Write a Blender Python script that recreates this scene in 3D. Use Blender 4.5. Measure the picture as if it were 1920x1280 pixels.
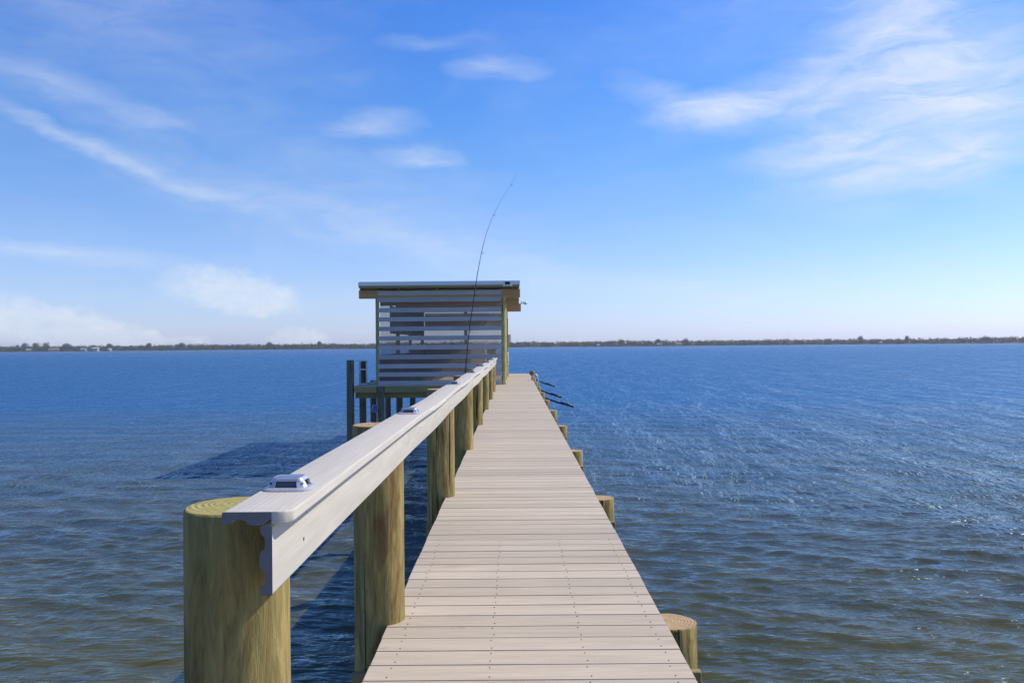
import bpy, bmesh, math, random
import numpy as np
from mathutils import Vector, Matrix, noise as mnoise

for _o in list(bpy.data.objects):
    bpy.data.objects.remove(_o)
SC = bpy.context.scene
COL = SC.collection
R = math.radians
random.seed(7)

# ------------------------------------------------------------------ camera
ZD = 2.50                      # deck top above the water (m)
CAM_Z = ZD + 1.219
cam_data = bpy.data.cameras.new('camera')
cam = bpy.data.objects.new('camera', cam_data)
COL.objects.link(cam)
SC.camera = cam
cam_data.sensor_width = 36.0
cam_data.lens = 29.25
cam_data.clip_start = 0.05
cam_data.clip_end = 20000
_yaw, _pitch, _roll = math.atan(-4 / 1560), math.atan(7.7 / 1560), R(0.5)
_f = Vector((math.sin(_yaw) * math.cos(_pitch), math.cos(_yaw) * math.cos(_pitch), math.sin(_pitch)))
_r = _f.cross(Vector((0, 0, 1))).normalized()
_u = _r.cross(_f)
_r2 = _r * math.cos(_roll) - _u * math.sin(_roll)
_u2 = _u * math.cos(_roll) + _r * math.sin(_roll)
cam.matrix_world = Matrix(((_r2.x, _u2.x, -_f.x, 0), (_r2.y, _u2.y, -_f.y, 0), (_r2.z, _u2.z, -_f.z, CAM_Z), (0, 0, 0, 1)))

# ------------------------------------------------------------------ exposure
SC.view_settings.view_transform = 'Standard'
SC.view_settings.look = 'None'
SC.view_settings.gamma = 1.0
SC.view_settings.exposure = 0.0
SC.view_settings.use_curve_mapping = False
SC.render.engine = 'CYCLES'
SC.cycles.use_denoising = True
SC.cycles.max_bounces = 8
SC.cycles.transparent_max_bounces = 12
SC.cycles.volume_bounces = 0
SC.cycles.sample_clamp_indirect = 6
SC.cycles.sample_clamp_direct = 1.5

# ------------------------------------------------------------------ sky and sun
SUN_AZ, SUN_EL = R(69), R(44)          # azimuth clockwise from +Y (the way the pier runs)
world = bpy.data.worlds.new('World')
SC.world = world
world.use_nodes = True
world.cycles.sampling_method = 'MANUAL'
world.cycles.sample_map_resolution = 512
WN = world.node_tree.nodes
WL = world.node_tree.links
for n in list(WN):
    WN.remove(n)


def wmath(op, a, b=None, c=None, clamp=False):
    n = WN.new('ShaderNodeMath')
    n.operation = op
    n.use_clamp = clamp
    for i, v in enumerate((a, b, c)):
        if v is None:
            continue
        if isinstance(v, (int, float)):
            n.inputs[i].default_value = v
        else:
            WL.new(v, n.inputs[i])
    return n.outputs[0]


wout = WN.new('ShaderNodeOutputWorld')
wbg = WN.new('ShaderNodeBackground')
WL.new(wbg.outputs[0], wout.inputs[0])
wbg.inputs[1].default_value = 0.15
sky = WN.new('ShaderNodeTexSky')
sky.sky_type = 'NISHITA'
sky.sun_disc = False
sky.sun_elevation = SUN_EL
sky.sun_rotation = SUN_AZ
sky.altitude = 0
sky.air_density = 1.0
sky.dust_density = 0.5
sky.ozone_density = 4.0
tc = WN.new('ShaderNodeTexCoord')
sep = WN.new('ShaderNodeSeparateXYZ')
WL.new(tc.outputs['Generated'], sep.inputs[0])
az = wmath('ARCTAN2', sep.outputs[0], sep.outputs[1])
el = wmath('ARCSINE', sep.outputs[2])
comb = WN.new('ShaderNodeCombineXYZ')
WL.new(wmath('MULTIPLY', az, 180 / math.pi), comb.inputs[0])
WL.new(wmath('MULTIPLY', el, 180 / math.pi), comb.inputs[1])
AE = comb.outputs[0]                    # azimuth and elevation in degrees


def wnoise(scale, detail, rough, sx, sy, rot=0.0, dist=0.0, out='Fac', src=None):
    m = WN.new('ShaderNodeMapping')
    WL.new(src or AE, m.inputs[0])
    m.inputs['Rotation'].default_value = (0, 0, rot)
    m.inputs['Scale'].default_value = (sx, sy, 1)
    n = WN.new('ShaderNodeTexNoise')
    WL.new(m.outputs[0], n.inputs['Vector'])
    n.inputs['Scale'].default_value = scale
    n.inputs['Detail'].default_value = detail
    n.inputs['Roughness'].default_value = rough
    n.inputs['Distortion'].default_value = dist
    return n.outputs[out]


def wwarp(col, ax, ay, base):
    s = WN.new('ShaderNodeVectorMath'); s.operation = 'SUBTRACT'
    WL.new(col, s.inputs[0]); s.inputs[1].default_value = (0.5, 0.5, 0.5)
    m = WN.new('ShaderNodeVectorMath'); m.operation = 'MULTIPLY_ADD'
    WL.new(s.outputs[0], m.inputs[0]); m.inputs[1].default_value = (ax, ay, 0)
    WL.new(base, m.inputs[2])
    return m.outputs[0]


def ellipses(rows, src):
    acc = None
    for (a0, e0, ha, he, tilt, st) in rows:
        m = WN.new('ShaderNodeMapping')
        m.vector_type = 'TEXTURE'
        WL.new(src, m.inputs[0])
        m.inputs['Location'].default_value = (a0, e0, 0)
        m.inputs['Rotation'].default_value = (0, 0, R(tilt))
        m.inputs['Scale'].default_value = (ha, he, 1)
        g = WN.new('ShaderNodeTexGradient')
        g.gradient_type = 'SPHERICAL'
        WL.new(m.outputs[0], g.inputs[0])
        acc = wmath('MULTIPLY_ADD', g.outputs['Fac'], st, acc if acc is not None else 0.0)
    return acc


CIRRUS = [  # azimuth, elevation, half length, half width (deg), tilt, density
    (-28.5, 12.9, 9.5, .65, -21, .72), (-21.0, 10.4, 10.0, .8, -20, .38), (-12.5, 8.4, 13.0, 1.9, -16, .32),
    (-4.2, 6.7, 10.0, 1.7, -14, .50), (-11.0, 10.0, 18.0, 5.6, -12, .42), (-29.0, 15.4, 9.5, 1.6, -13, .45),
    (-24.5, 14.4, 3.6, .8, -8, .35), (-28.5, 5.9, 11.0, .8, -5, .72),
    (-1.2, 18.4, 4.2, 1.0, 2, .95), (-9.2, 14.7, 4.2, 1.2, 7, .85), (-6.5, 12.7, 3.4, .9, -3, .85),
    (-6.6, 20.0, 3.0, .6, -3, .40), (-3.8, 20.2, 3.4, .5, 3, .30),
    (11.0, 15.9, 5.4, 1.4, -24, .70), (13.4, 15.2, 5.2, 1.5, 4, 1.0), (18.0, 15.9, 9.0, 2.2, 14, .88),
    (23.5, 17.5, 9.5, 5.5, 34, .78), (26.5, 19.6, 9.0, 5.4, -58, .75), (18.5, 20.8, 15.0, 5.0, 0, .30),
    (28.0, 13.8, 14.0, 5.0, 14, 1.45), (20.8, 12.2, 7.5, 1.3, 5, .62), (28.0, 10.9, 9.0, 1.5, 6, 1.15),
    (28.0, 9.9, 5.5, 1.6, -18, .45), (23.0, 8.2, 4.6, .7, 0, .38),
    (5.0, 4.3, 10.0, 1.3, -3, .40), (15.0, 3.1, 8.0, 2.6, 0, .35), (-26.0, 20.0, 20.0, 7.0, -8, .42),
]
CUMULUS = [
    (-19.6, 3.9, 5.6, 2.1, -5, .92), (-17.0, 3.2, 4.8, 1.5, -8, .75), (-31.5, 1.8, 4.2, 2.2, 0, .95),
    (-28.2, 1.35, 3.4, 1.7, 4, .95), (-25.2, .9, 3.6, 1.2, -6, .85), (-14.2, .62, 2.8, 1.0, 0, .9),
    (-21.0, .6, 1.1, .5, 0, .6), (-22.5, .4, 9.0, .8, 0, .4), (4.0, .3, 4.0, .6, 0, .45),
]
warp1 = wnoise(0.16, 5, .62, 1, 2.6, R(12), out='Color')
srcC = wwarp(warp1, 4.5, 1.7, AE)
mC = ellipses(CIRRUS, srcC)
fib = wnoise(0.20, 6, .58, 1, 3.6, R(10), .5, src=srcC)
# thin veil over the whole sky, in view or not
veil = wnoise(0.045, 5, .6, 1, 2.4, R(12), .6)
veil = wmath('MULTIPLY', wmath('SUBTRACT', veil, .46, clamp=True), .9)
fibf = wmath('MULTIPLY_ADD', fib, 1.35, -0.12, clamp=True)
cir = wmath('MULTIPLY', mC, fibf)
cir = wmath('ADD', cir, wmath('MULTIPLY', veil, fibf))
warp2 = wnoise(0.9, 6, .62, 1, 1.3, 0, out='Color')
srcU = wwarp(warp2, 2.4, 1.7, AE)
mU = ellipses(CUMULUS, srcU)
cum = wmath('MULTIPLY_ADD', mU, 2.3, -0.52, clamp=True)
cum = wmath('MULTIPLY', cum, wmath('MULTIPLY_ADD', wnoise(0.8, 6, .62, 1, 1.5), 1.0, .08, clamp=True))
cloud = wmath('MINIMUM', wmath('MULTIPLY_ADD', cum, .85, wmath('MULTIPLY', cir, .74)), 0.88, clamp=True)
# low haze band of pale air close to the horizon, all the way round
grade = WN.new('ShaderNodeMix')
grade.data_type = 'RGBA'
grade.blend_type = 'MULTIPLY'
grade.inputs['Factor'].default_value = 1.0
WL.new(sky.outputs[0], grade.inputs['A'])
# clear subtropical air: paler and bluer low down, deeper blue higher up, the same all the way round
gr = WN.new('ShaderNodeValToRGB')
GRADE = [(0, (.84, .94, 1.55)), (1.6, (.78, .87, 1.32)), (4, (.77, .84, 1.17)), (8, (.67, .80, 1.10)), (12, (.53, .78, 1.12)), (16, (.44, .76, 1.18)), (22, (.37, .72, 1.26)), (45, (.32, .62, 1.10))]
while len(gr.color_ramp.elements) < len(GRADE):
    gr.color_ramp.elements.new(.5)
for e, (d, c) in zip(gr.color_ramp.elements, GRADE):
    e.position = d / 45
    e.color = (c[0] / 1.7, c[1] / 1.7, c[2] / 1.7, 1)
WL.new(wmath('MULTIPLY', el, 180 / math.pi / 45, clamp=True), gr.inputs[0])
gsc = WN.new('ShaderNodeVectorMath'); gsc.operation = 'SCALE'
WL.new(gr.outputs[0], gsc.inputs[0]); gsc.inputs['Scale'].default_value = 1.7
WL.new(gsc.outputs[0], grade.inputs['B'])
cmix = WN.new('ShaderNodeMix')
cmix.data_type = 'RGBA'
WL.new(cloud, cmix.inputs['Factor'])
WL.new(grade.outputs['Result'], cmix.inputs['A'])
cmix.inputs['B'].default_value = (5.3, 5.75, 6.4, 1)
WL.new(cmix.outputs['Result'], wbg.inputs[0])

sun_data = bpy.data.lights.new('sun', 'SUN')
sun_data.energy = 5.0
sun_data.angle = R(0.53)
sun_data.color = (1.0, 0.93, 0.81)
sun = bpy.data.objects.new('sun', sun_data)
COL.objects.link(sun)
_sd = Vector((math.sin(SUN_AZ) * math.cos(SUN_EL), math.cos(SUN_AZ) * math.cos(SUN_EL), math.sin(SUN_EL)))
sun.rotation_euler = (-_sd).to_track_quat('-Z', 'Y').to_euler()
sun.location = (30, 20, 40)


# ------------------------------------------------------------------ material helpers
class NT:
    def __init__(self, name):
        self.m = bpy.data.materials.new(name)
        self.m.use_nodes = True
        self.t = self.m.node_tree
        self.b = self.t.nodes['Principled BSDF']
        self.out = self.t.nodes['Material Output']

    def n(self, typ, **kw):
        nd = self.t.nodes.new(typ)
        for k, v in kw.items():
            setattr(nd, k, v)
        return nd

    def link(self, a, b):
        self.t.links.new(a, b)

    def put(self, sock, v):
        if isinstance(v, bpy.types.NodeSocket):
            self.link(v, sock)
        else:
            sock.default_value = v

    def math(self, op, a, b=None, c=None, clamp=False):
        nd = self.n('ShaderNodeMath', operation=op, use_clamp=clamp)
        for i, v in enumerate((a, b, c)):
            if v is not None:
                self.put(nd.inputs[i], v)
        return nd.outputs[0]

    def coord(self, scale=(1, 1, 1), rot=(0, 0, 0), loc=(0, 0, 0), out='Object', vec=None):
        if vec is None:
            vec = self.n('ShaderNodeTexCoord').outputs[out]
        mp = self.n('ShaderNodeMapping')
        self.link(vec, mp.inputs[0])
        self.put(mp.inputs['Location'], loc)
        mp.inputs['Rotation'].default_value = rot
        mp.inputs['Scale'].default_value = scale
        return mp.outputs[0]

    def noise(self, vec, scale=5, detail=4, rough=.55, dist=0, out='Fac'):
        nd = self.n('ShaderNodeTexNoise')
        self.link(vec, nd.inputs['Vector'])
        nd.inputs['Scale'].default_value = scale
        nd.inputs['Detail'].default_value = detail
        nd.inputs['Roughness'].default_value = rough
        nd.inputs['Distortion'].default_value = dist
        return nd.outputs[out]

    def ramp(self, fac, stops, interp='LINEAR'):
        nd = self.n('ShaderNodeValToRGB')
        cr = nd.color_ramp
        cr.interpolation = interp
        while len(cr.elements) < len(stops):
            cr.elements.new(0.5)
        for e, (p, c) in zip(cr.elements, stops):
            e.position = p
            e.color = (*c, 1) if len(c) == 3 else c
        self.link(fac, nd.inputs[0])
        return nd.outputs[0]

    def mix(self, fac, a, b, blend='MIX'):
        nd = self.n('ShaderNodeMix', data_type='RGBA', blend_type=blend)
        self.put(nd.inputs['Factor'], fac)
        for s, v in (('A', a), ('B', b)):
            if isinstance(v, tuple) and len(v) == 3:
                v = (*v, 1)
            self.put(nd.inputs[s], v)
        return nd.outputs['Result']

    def bump(self, height, strength=.3, distance=.01, normal=None):
        nd = self.n('ShaderNodeBump')
        self.put(nd.inputs['Strength'], strength)
        self.put(nd.inputs['Distance'], distance)
        self.link(height, nd.inputs['Height'])
        if normal is not None:
            self.link(normal, nd.inputs['Normal'])
        return nd.outputs[0]

    def rand(self):
        return self.n('ShaderNodeObjectInfo').outputs['Random']

    def set(self, **kw):
        names = {'color': 'Base Color', 'rough': 'Roughness', 'metal': 'Metallic', 'normal': 'Normal',
                 'spec': 'Specular IOR Level', 'ior': 'IOR'}
        for k, v in kw.items():
            if isinstance(v, tuple) and len(v) == 3:
                v = (*v, 1)
            self.put(self.b.inputs[names[k]], v)
        return self.m


def grey(t, fac):
    """value multiplier colour from a scalar"""
    nd = t.n('ShaderNodeCombineColor')
    for i in range(3):
        t.link(fac, nd.inputs[i])
    return nd.outputs[0]


def mat_composite(name, axis, base, dark, grain=1.0, arches=False):
    """capped composite board, streaked along one axis"""
    t = NT(name)
    rnd = t.rand()
    off = t.n('ShaderNodeCombineXYZ')
    t.link(t.math('MULTIPLY', rnd, 37.0), off.inputs[0])
    t.link(t.math('MULTIPLY', rnd, 91.0), off.inputs[1])
    t.link(t.math('MULTIPLY', rnd, 53.0), off.inputs[2])
    sc = [60.0, 60.0, 60.0]
    sc[axis] = 2.2
    v = t.coord(scale=tuple(sc), loc=off.outputs[0])
    fine = t.noise(v, 1.6, 5, .65)
    sc2 = [14.0, 14.0, 14.0]
    sc2[axis] = .9
    v2 = t.coord(scale=tuple(sc2), loc=off.outputs[0])
    mid = t.noise(v2, 1.4, 4, .6, 1.2)
    if arches:
        wv = t.n('ShaderNodeTexWave', wave_type='BANDS', bands_direction=('X', 'Y', 'Z')[(axis + 1) % 3 if axis == 2 else (0 if axis == 1 else 1)])
        sc3 = [9.0, 9.0, 9.0]
        sc3[axis] = 1.1
        v3 = t.coord(scale=tuple(sc3), loc=off.outputs[0])
        t.link(v3, wv.inputs['Vector'])
        wv.inputs['Scale'].default_value = 2.6
        wv.inputs['Distortion'].default_value = 9.0
        wv.inputs['Detail'].default_value = 2.0
        wv.inputs['Detail Scale'].default_value = .55
        mid = t.math('ADD', t.math('MULTIPLY', mid, .55), t.math('MULTIPLY', wv.outputs['Fac'], .4))
    f = t.math('ADD', t.math('MULTIPLY', fine, .55), t.math('MULTIPLY', mid, .45))
    f = t.math('MULTIPLY_ADD', t.math('SUBTRACT', f, .5), 2.2 * grain, .5, clamp=True)
    col = t.mix(f, dark, base)
    # weathering blotches and scuffs
    vb = t.coord(scale=(1, 1, 1), loc=off.outputs[0])
    blot = t.noise(vb, 3.0, 6, .65)
    col = t.mix(t.math('MULTIPLY_ADD', blot, .9, -.32, clamp=True), col, tuple(c * .84 for c in base))
    pos = t.n('ShaderNodeNewGeometry').outputs['Position']
    walk = t.noise(t.coord(vec=pos, scale=(1.4, .5, 1)), 1.0, 5, .62)
    spots = t.noise(t.coord(vec=pos, scale=(1, 1, 1)), 7.0, 3, .5)
    col = t.mix(t.math('MULTIPLY_ADD', walk, 1.6, -.62, clamp=True), col, tuple(c * .74 for c in base))
    col = t.mix(t.math('MULTIPLY', t.math('SUBTRACT', spots, .72), 9.0, clamp=True), col, tuple(c * .55 for c in base))
    val = t.math('MULTIPLY_ADD', rnd, .22, .90)
    col = t.mix(1.0, col, grey(t, val), 'MULTIPLY')
    nrm = t.bump(t.math('ADD', fine, t.math('MULTIPLY', mid, .8)), .22 * grain, .003)
    return t.set(color=col, rough=t.math('MULTIPLY_ADD', fine, .2, .55), normal=nrm, spec=.3)


def mat_lumber(name, base, dark, axis=0, green=None):
    t = NT(name)
    rnd = t.rand()
    off = t.n('ShaderNodeCombineXYZ')
    for i, k in enumerate((41.0, 17.0, 73.0)):
        t.link(t.math('MULTIPLY', rnd, k), off.inputs[i])
    sc = [16.0, 16.0, 16.0]
    sc[axis] = 1.0
    v = t.coord(scale=tuple(sc), loc=off.outputs[0])
    g = t.noise(v, 1.6, 6, .6, .8)
    blot = t.noise(t.coord(loc=off.outputs[0]), 2.0, 5, .6)
    col = t.mix(t.math('MULTIPLY_ADD', g, 2.0, -.5, clamp=True), dark, base)
    if green:
        col = t.mix(t.math('MULTIPLY_ADD', blot, 2.0, -.75, clamp=True), col, green)
    col = t.mix(1.0, col, grey(t, t.math('MULTIPLY_ADD', rnd, .3, .82)), 'MULTIPLY')
    nrm = t.bump(g, .35, .006)
    return t.set(color=col, rough=.75, normal=nrm, spec=.25)


def mat_pile(name, base, dark, green):
    """round treated pine: vertical grain, knots, splits, damp green and dirt with shapes of their own"""
    t = NT(name)
    rnd = t.rand()
    off = t.n('ShaderNodeCombineXYZ')
    for i, k in enumerate((11.0, 23.0, 61.0)):
        t.link(t.math('MULTIPLY', rnd, k), off.inputs[i])
    v = t.coord(scale=(22, 22, 2.6), loc=off.outputs[0])
    g = t.noise(v, 1.3, 8, .68, 1.1)
    v2 = t.coord(scale=(6, 6, 1.7), loc=off.outputs[0])
    g2 = t.noise(v2, 1.2, 5, .6, 1.5)
    col = t.mix(t.math('MULTIPLY_ADD', g, 2.5, -.74, clamp=True), dark, base)
    col = t.mix(t.math('MULTIPLY_ADD', g2, 2.6, -1.0, clamp=True), col, green)
    # reddish bark stains
    v4 = t.coord(scale=(9, 9, 2.4), loc=off.outputs[0])
    st = t.noise(v4, 1.0, 6, .66, 1.0)
    col = t.mix(t.math('MULTIPLY_ADD', st, 5.0, -2.75, clamp=True), col, (.14, .066, .024))
    # knots
    kn = t.n('ShaderNodeTexVoronoi'); t.link(t.coord(scale=(5, 5, 2.6), loc=off.outputs[0]), kn.inputs['Vector'])
    kn.inputs['Scale'].default_value = 1.1
    knot = t.math('MULTIPLY', t.math('SUBTRACT', .085, kn.outputs['Distance']), 18.0, clamp=True)
    col = t.mix(t.math('MULTIPLY', knot, .75), col, (.11, .065, .025))
    # splits
    v3 = t.coord(scale=(34, 34, 1.05), loc=off.outputs[0])
    cr = t.noise(v3, 1.0, 4, .5, .4)
    crack = t.math('MULTIPLY', t.math('SUBTRACT', cr, .625), 20.0, clamp=True)
    col = t.mix(crack, col, (.035, .025, .012))
    h = t.math('SUBTRACT', t.math('ADD', g, t.math('MULTIPLY', g2, .5)), t.math('MULTIPLY', crack, 1.3))
    nrm = t.bump(h, .75, .010)
    return t.set(color=col, rough=.82, normal=nrm, spec=.2)


def mat_endgrain(name, base, dark, ring):
    t = NT(name)
    rnd = t.rand()
    off = t.n('ShaderNodeCombineXYZ')
    t.link(t.math('MULTIPLY_ADD', rnd, .06, -.03), off.inputs[0])
    t.link(t.math('MULTIPLY_ADD', rnd, -.02, .01), off.inputs[1])
    v = t.coord(loc=off.outputs[0])
    w = t.n('ShaderNodeTexWave', wave_type='RINGS', rings_direction='Z')
    t.link(v, w.inputs['Vector'])
    w.inputs['Scale'].default_value = 22
    w.inputs['Distortion'].default_value = 3.2
    w.inputs['Detail'].default_value = 3
    w.inputs['Detail Scale'].default_value = 1.4
    rad = t.n('ShaderNodeTexGradient', gradient_type='RADIAL')
    t.link(v, rad.inputs['Vector'])
    cv = t.n('ShaderNodeCombineXYZ')
    t.link(t.math('MULTIPLY', rad.outputs['Fac'], 26.0), cv.inputs[0])
    t.link(t.math('MULTIPLY', rnd, 50.0), cv.inputs[1])
    ck = t.noise(cv.outputs[0], 1.0, 3, .5)
    check = t.math('MULTIPLY', t.math('SUBTRACT', ck, .66), 18.0, clamp=True)
    saw = t.noise(t.coord(scale=(12, 110, 1), rot=(0, 0, .7)), 1.0, 3, .6)
    n1 = t.noise(t.coord(), 9, 6, .65)
    n2 = t.noise(t.coord(), 90, 3, .6)
    col = t.mix(w.outputs['Fac'], ring, base)
    col = t.mix(t.math('MULTIPLY_ADD', n1, 2.4, -.8, clamp=True), col, dark)
    col = t.mix(t.math('MULTIPLY_ADD', n2, 1.2, -.45, clamp=True), col, tuple(c * .55 for c in dark))
    col = t.mix(t.math('MULTIPLY_ADD', saw, 1.1, -.35, clamp=True), col, tuple(min(1, c * 1.25) for c in base))
    col = t.mix(check, col, (.05, .035, .018))
    nrm = t.bump(t.math('SUBTRACT', t.math('ADD', w.outputs['Fac'], n2), check), .5, .003)
    return t.set(color=col, rough=.85, normal=nrm, spec=.2)


def mat_plain(name, color, rough=.6, metal=0.0, var=.12, scale=6, bump=.05, spec=.4):
    t = NT(name)
    nz = t.noise(t.coord(), scale, 5, .6)
    col = t.mix(nz, tuple(c * (1 - var) for c in color), tuple(min(1, c * (1 + var)) for c in color))
    return t.set(color=col, rough=t.math('MULTIPLY_ADD', nz, .15, rough - .07), metal=metal,
                 normal=t.bump(nz, bump, .004), spec=spec)


M = {}
M['deck'] = mat_composite('composite_decking', 0, (.60, .50, .37), (.385, .305, .21), 1.3)
M['rail'] = mat_composite('composite_rail', 1, (.61, .555, .47), (.43, .38, .31), .95, arches=True)
M['slat'] = mat_composite('grey_composite_slat', 0, (.50, .49, .49), (.40, .39, .39), .6)
M['core'] = mat_plain('composite_core', (.16, .155, .165), .8, var=.15, scale=40, bump=.2)
M['pile'] = mat_pile('treated_pine_pile', (.52, .40, .14), (.115, .08, .028), (.22, .17, .06))
M['post_round'] = mat_pile('sunlit_round_post', (.62, .53, .21), (.36, .28, .09), (.46, .40, .15))  # brighter pine: part of the posts' sunlit look is put into the colour
M['pile_old'] = mat_pile('weathered_pile', (.22, .195, .13), (.09, .08, .055), (.13, .135, .095))
M['end_green'] = mat_endgrain('greenish_end_grain', (.42, .36, .125), (.27, .24, .09), (.30, .255, .085))
M['end_tan'] = mat_endgrain('tan_end_grain', (.50, .36, .20), (.30, .19, .10), (.36, .235, .12))
M['lumber'] = mat_lumber('treated_lumber', (.45, .355, .155), (.27, .205, .085), 0, (.27, .25, .11))
M['lumber_z'] = mat_lumber('treated_lumber_upright', (.56, .47, .20), (.38, .31, .12), 2, (.40, .37, .16))
M['lumber_y'] = mat_lumber('treated_joist', (.40, .30, .14), (.24, .17, .08), 1, (.25, .22, .1))
M['lumber_bounce'] = mat_lumber('bounce_lit_pine_beam', (.68, .44, .20), (.46, .27, .11), 0)  # orange bounce light off the deck is put into the beam colour
M['galv'] = mat_plain('galvanised_steel', (.60, .63, .67), .38, .85, .1, 12, .04)
M['screw'] = mat_plain('screw_head', (.15, .125, .10), .6, .3)
M['silver'] = mat_plain('silver_plastic', (.52, .52, .55), .32, .35, .05, 30, .02)
M['silver_dark'] = mat_plain('grey_plastic', (.10, .11, .15), .4, .1, .05)
M['lens'] = mat_plain('smoked_lens', (.10, .10, .115), .18, 0, .1, 20, .02, .6)
M['pv'] = mat_plain('solar_cell', (.045, .075, .19), .14, 0, .1, 20, .01, .8)
M['black'] = mat_plain('black_plastic', (.018, .018, .02), .45)
M['dark_metal'] = mat_plain('dark_metal', (.022, .022, .026), .5, .3)
M['white'] = mat_plain('white_paint', (.74, .74, .73), .45, 0, .06)
M['cloth'] = mat_plain('white_cloth', (.72, .71, .66), .9, 0, .08, 14, .3)
M['graphite'] = mat_plain('graphite_rod', (.02, .02, .022), .35, 0)
M['cork'] = mat_plain('cork_grip', (.30, .19, .10), .8)
M['reed'] = mat_plain('brown_blind', (.30, .19, .11), .8, 0, .2, 20, .2)
M['blind_dark'] = mat_plain('shaded_blind', (.12, .125, .15), .8, 0, .15, 20, .1)  # side blind in shade: its darkness is put into the colour; cabinet reuses it
M['counter'] = mat_plain('dark_counter', (.05, .048, .055), .35)
M['beige'] = mat_plain('beige_cushion', (.55, .47, .38), .9)
M['led'] = mat_plain('white_lamp_glass', (.82, .82, .80), .25)


def mat_mesh_screen():
    """woven shade cloth: many tiny holes let the view through, the threads take light from both sides"""
    t = NT('shade_mesh')
    t.t.nodes.remove(t.b)
    df = t.n('ShaderNodeBsdfDiffuse')
    df.inputs[0].default_value = (.20, .195, .22, 1)
    tl = t.n('ShaderNodeBsdfTranslucent')
    tl.inputs[0].default_value = (.26, .23, .22, 1)
    ad = t.n('ShaderNodeMixShader')
    ad.inputs[0].default_value = .45
    t.link(df.outputs[0], ad.inputs[1]); t.link(tl.outputs[0], ad.inputs[2])
    tr = t.n('ShaderNodeBsdfTransparent')
    mx = t.n('ShaderNodeMixShader')
    nz = t.noise(t.coord(scale=(1, 1, 1)), 2.0, 3, .5)
    t.link(t.math('MULTIPLY_ADD', nz, .12, .56), mx.inputs[0])
    t.link(tr.outputs[0], mx.inputs[1]); t.link(ad.outputs[0], mx.inputs[2])
    t.link(mx.outputs[0], t.out.inputs[0])
    return t.m


M['mesh'] = mat_mesh_screen()


# ------------------------------------------------------------------ object helpers
def tag(o, label=None, cat=None, group=None, kind=None):
    if label: o['label'] = label
    if cat: o['category'] = cat
    if group: o['group'] = group
    if kind: o['kind'] = kind
    return o


def empty(name, loc, label=None, cat=None, group=None):
    o = bpy.data.objects.new(name, None)
    COL.objects.link(o)
    o.location = loc
    o.empty_display_size = .2
    tag(o, label, cat, group)
    return o


WORLD_LOC = {}


def link(name, me, mats, parent=None, loc=(0, 0, 0), rot=(0, 0, 0)):
    """loc is in world coordinates; parents are never rotated"""
    o = bpy.data.objects.new(name, me)
    COL.objects.link(o)
    if mats is not None:
        if not isinstance(mats, (list, tuple)):
            mats = [mats]
        if len(me.materials) == 0:
            for m in mats:
                me.materials.append(m)
    p = Vector(loc)
    q = parent
    while q is not None:
        p -= q.location
        q = q.parent
    o.parent = parent
    o.location = p
    o.rotation_euler = rot
    return o


def bm_to(name, bm, smooth=False):
    me = bpy.data.meshes.new(name)
    bmesh.ops.recalc_face_normals(bm, faces=bm.faces)
    bm.to_mesh(me)
    bm.free()
    if smooth:
        me.shade_smooth()
    return me


def bm_box(bm, x0, x1, y0, y1, z0, z1, mi=0):
    vs = [bm.verts.new((x, y, z)) for x in (x0, x1) for y in (y0, y1) for z in (z0, z1)]
    for q in ((0, 1, 3, 2), (4, 6, 7, 5), (0, 4, 5, 1), (2, 3, 7, 6), (0, 2, 6, 4), (1, 5, 7, 3)):
        f = bm.faces.new([vs[i] for i in q])
        f.material_index = mi
    return vs


def box_mesh(name, sx, sy, sz, bev=.003):
    bm = bmesh.new()
    bm_box(bm, -sx / 2, sx / 2, -sy / 2, sy / 2, -sz / 2, sz / 2)
    if bev:
        bmesh.ops.bevel(bm, geom=list(bm.edges), offset=bev, segments=1, affect='EDGES')
    return bm_to(name, bm)


def box(name, x0, x1, y0, y1, z0, z1, mat, parent=None, bev=.003):
    me = box_mesh(name, x1 - x0, y1 - y0, z1 - z0, bev)
    return link(name, me, mat, parent, ((x0 + x1) / 2, (y0 + y1) / 2, (z0 + z1) / 2))


def bm_tube(bm, pts, rad, seg=8, cap=True, mi=0):
    """tube through pts; rad is a number or one number for each point"""
    if isinstance(rad, (int, float)):
        rad = [rad] * len(pts)
    pts = [Vector(p) for p in pts]
    rings = []
    up = Vector((0.123, 0.456, 0.88)).normalized()
    for i, p in enumerate(pts):
        d = (pts[min(i + 1, len(pts) - 1)] - pts[max(i - 1, 0)]).normalized()
        a = d.cross(up)
        if a.length < .05:
            a = d.cross(Vector((1, 0, 0)))
        a.normalize()
        b = d.cross(a)
        rings.append([bm.verts.new(p + (a * math.cos(2 * math.pi * k / seg) + b * math.sin(2 * math.pi * k / seg)) * rad[i]) for k in range(seg)])
    for r0, r1 in zip(rings, rings[1:]):
        for k in range(seg):
            f = bm.faces.new((r0[k], r0[(k + 1) % seg], r1[(k + 1) % seg], r1[k]))
            f.material_index = mi
            f.smooth = True
    if cap:
        for r in (rings[0], rings[-1]):
            bm.faces.new(r).material_index = mi


def tube(name, pts, rad, mat, parent=None, seg=8, origin=None):
    o = Vector(origin) if origin else Vector(pts[0])
    bm = bmesh.new()
    bm_tube(bm, [Vector(p) - o for p in pts], rad, seg)
    return link(name, bm_to(name, bm), mat, parent, o)


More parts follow.
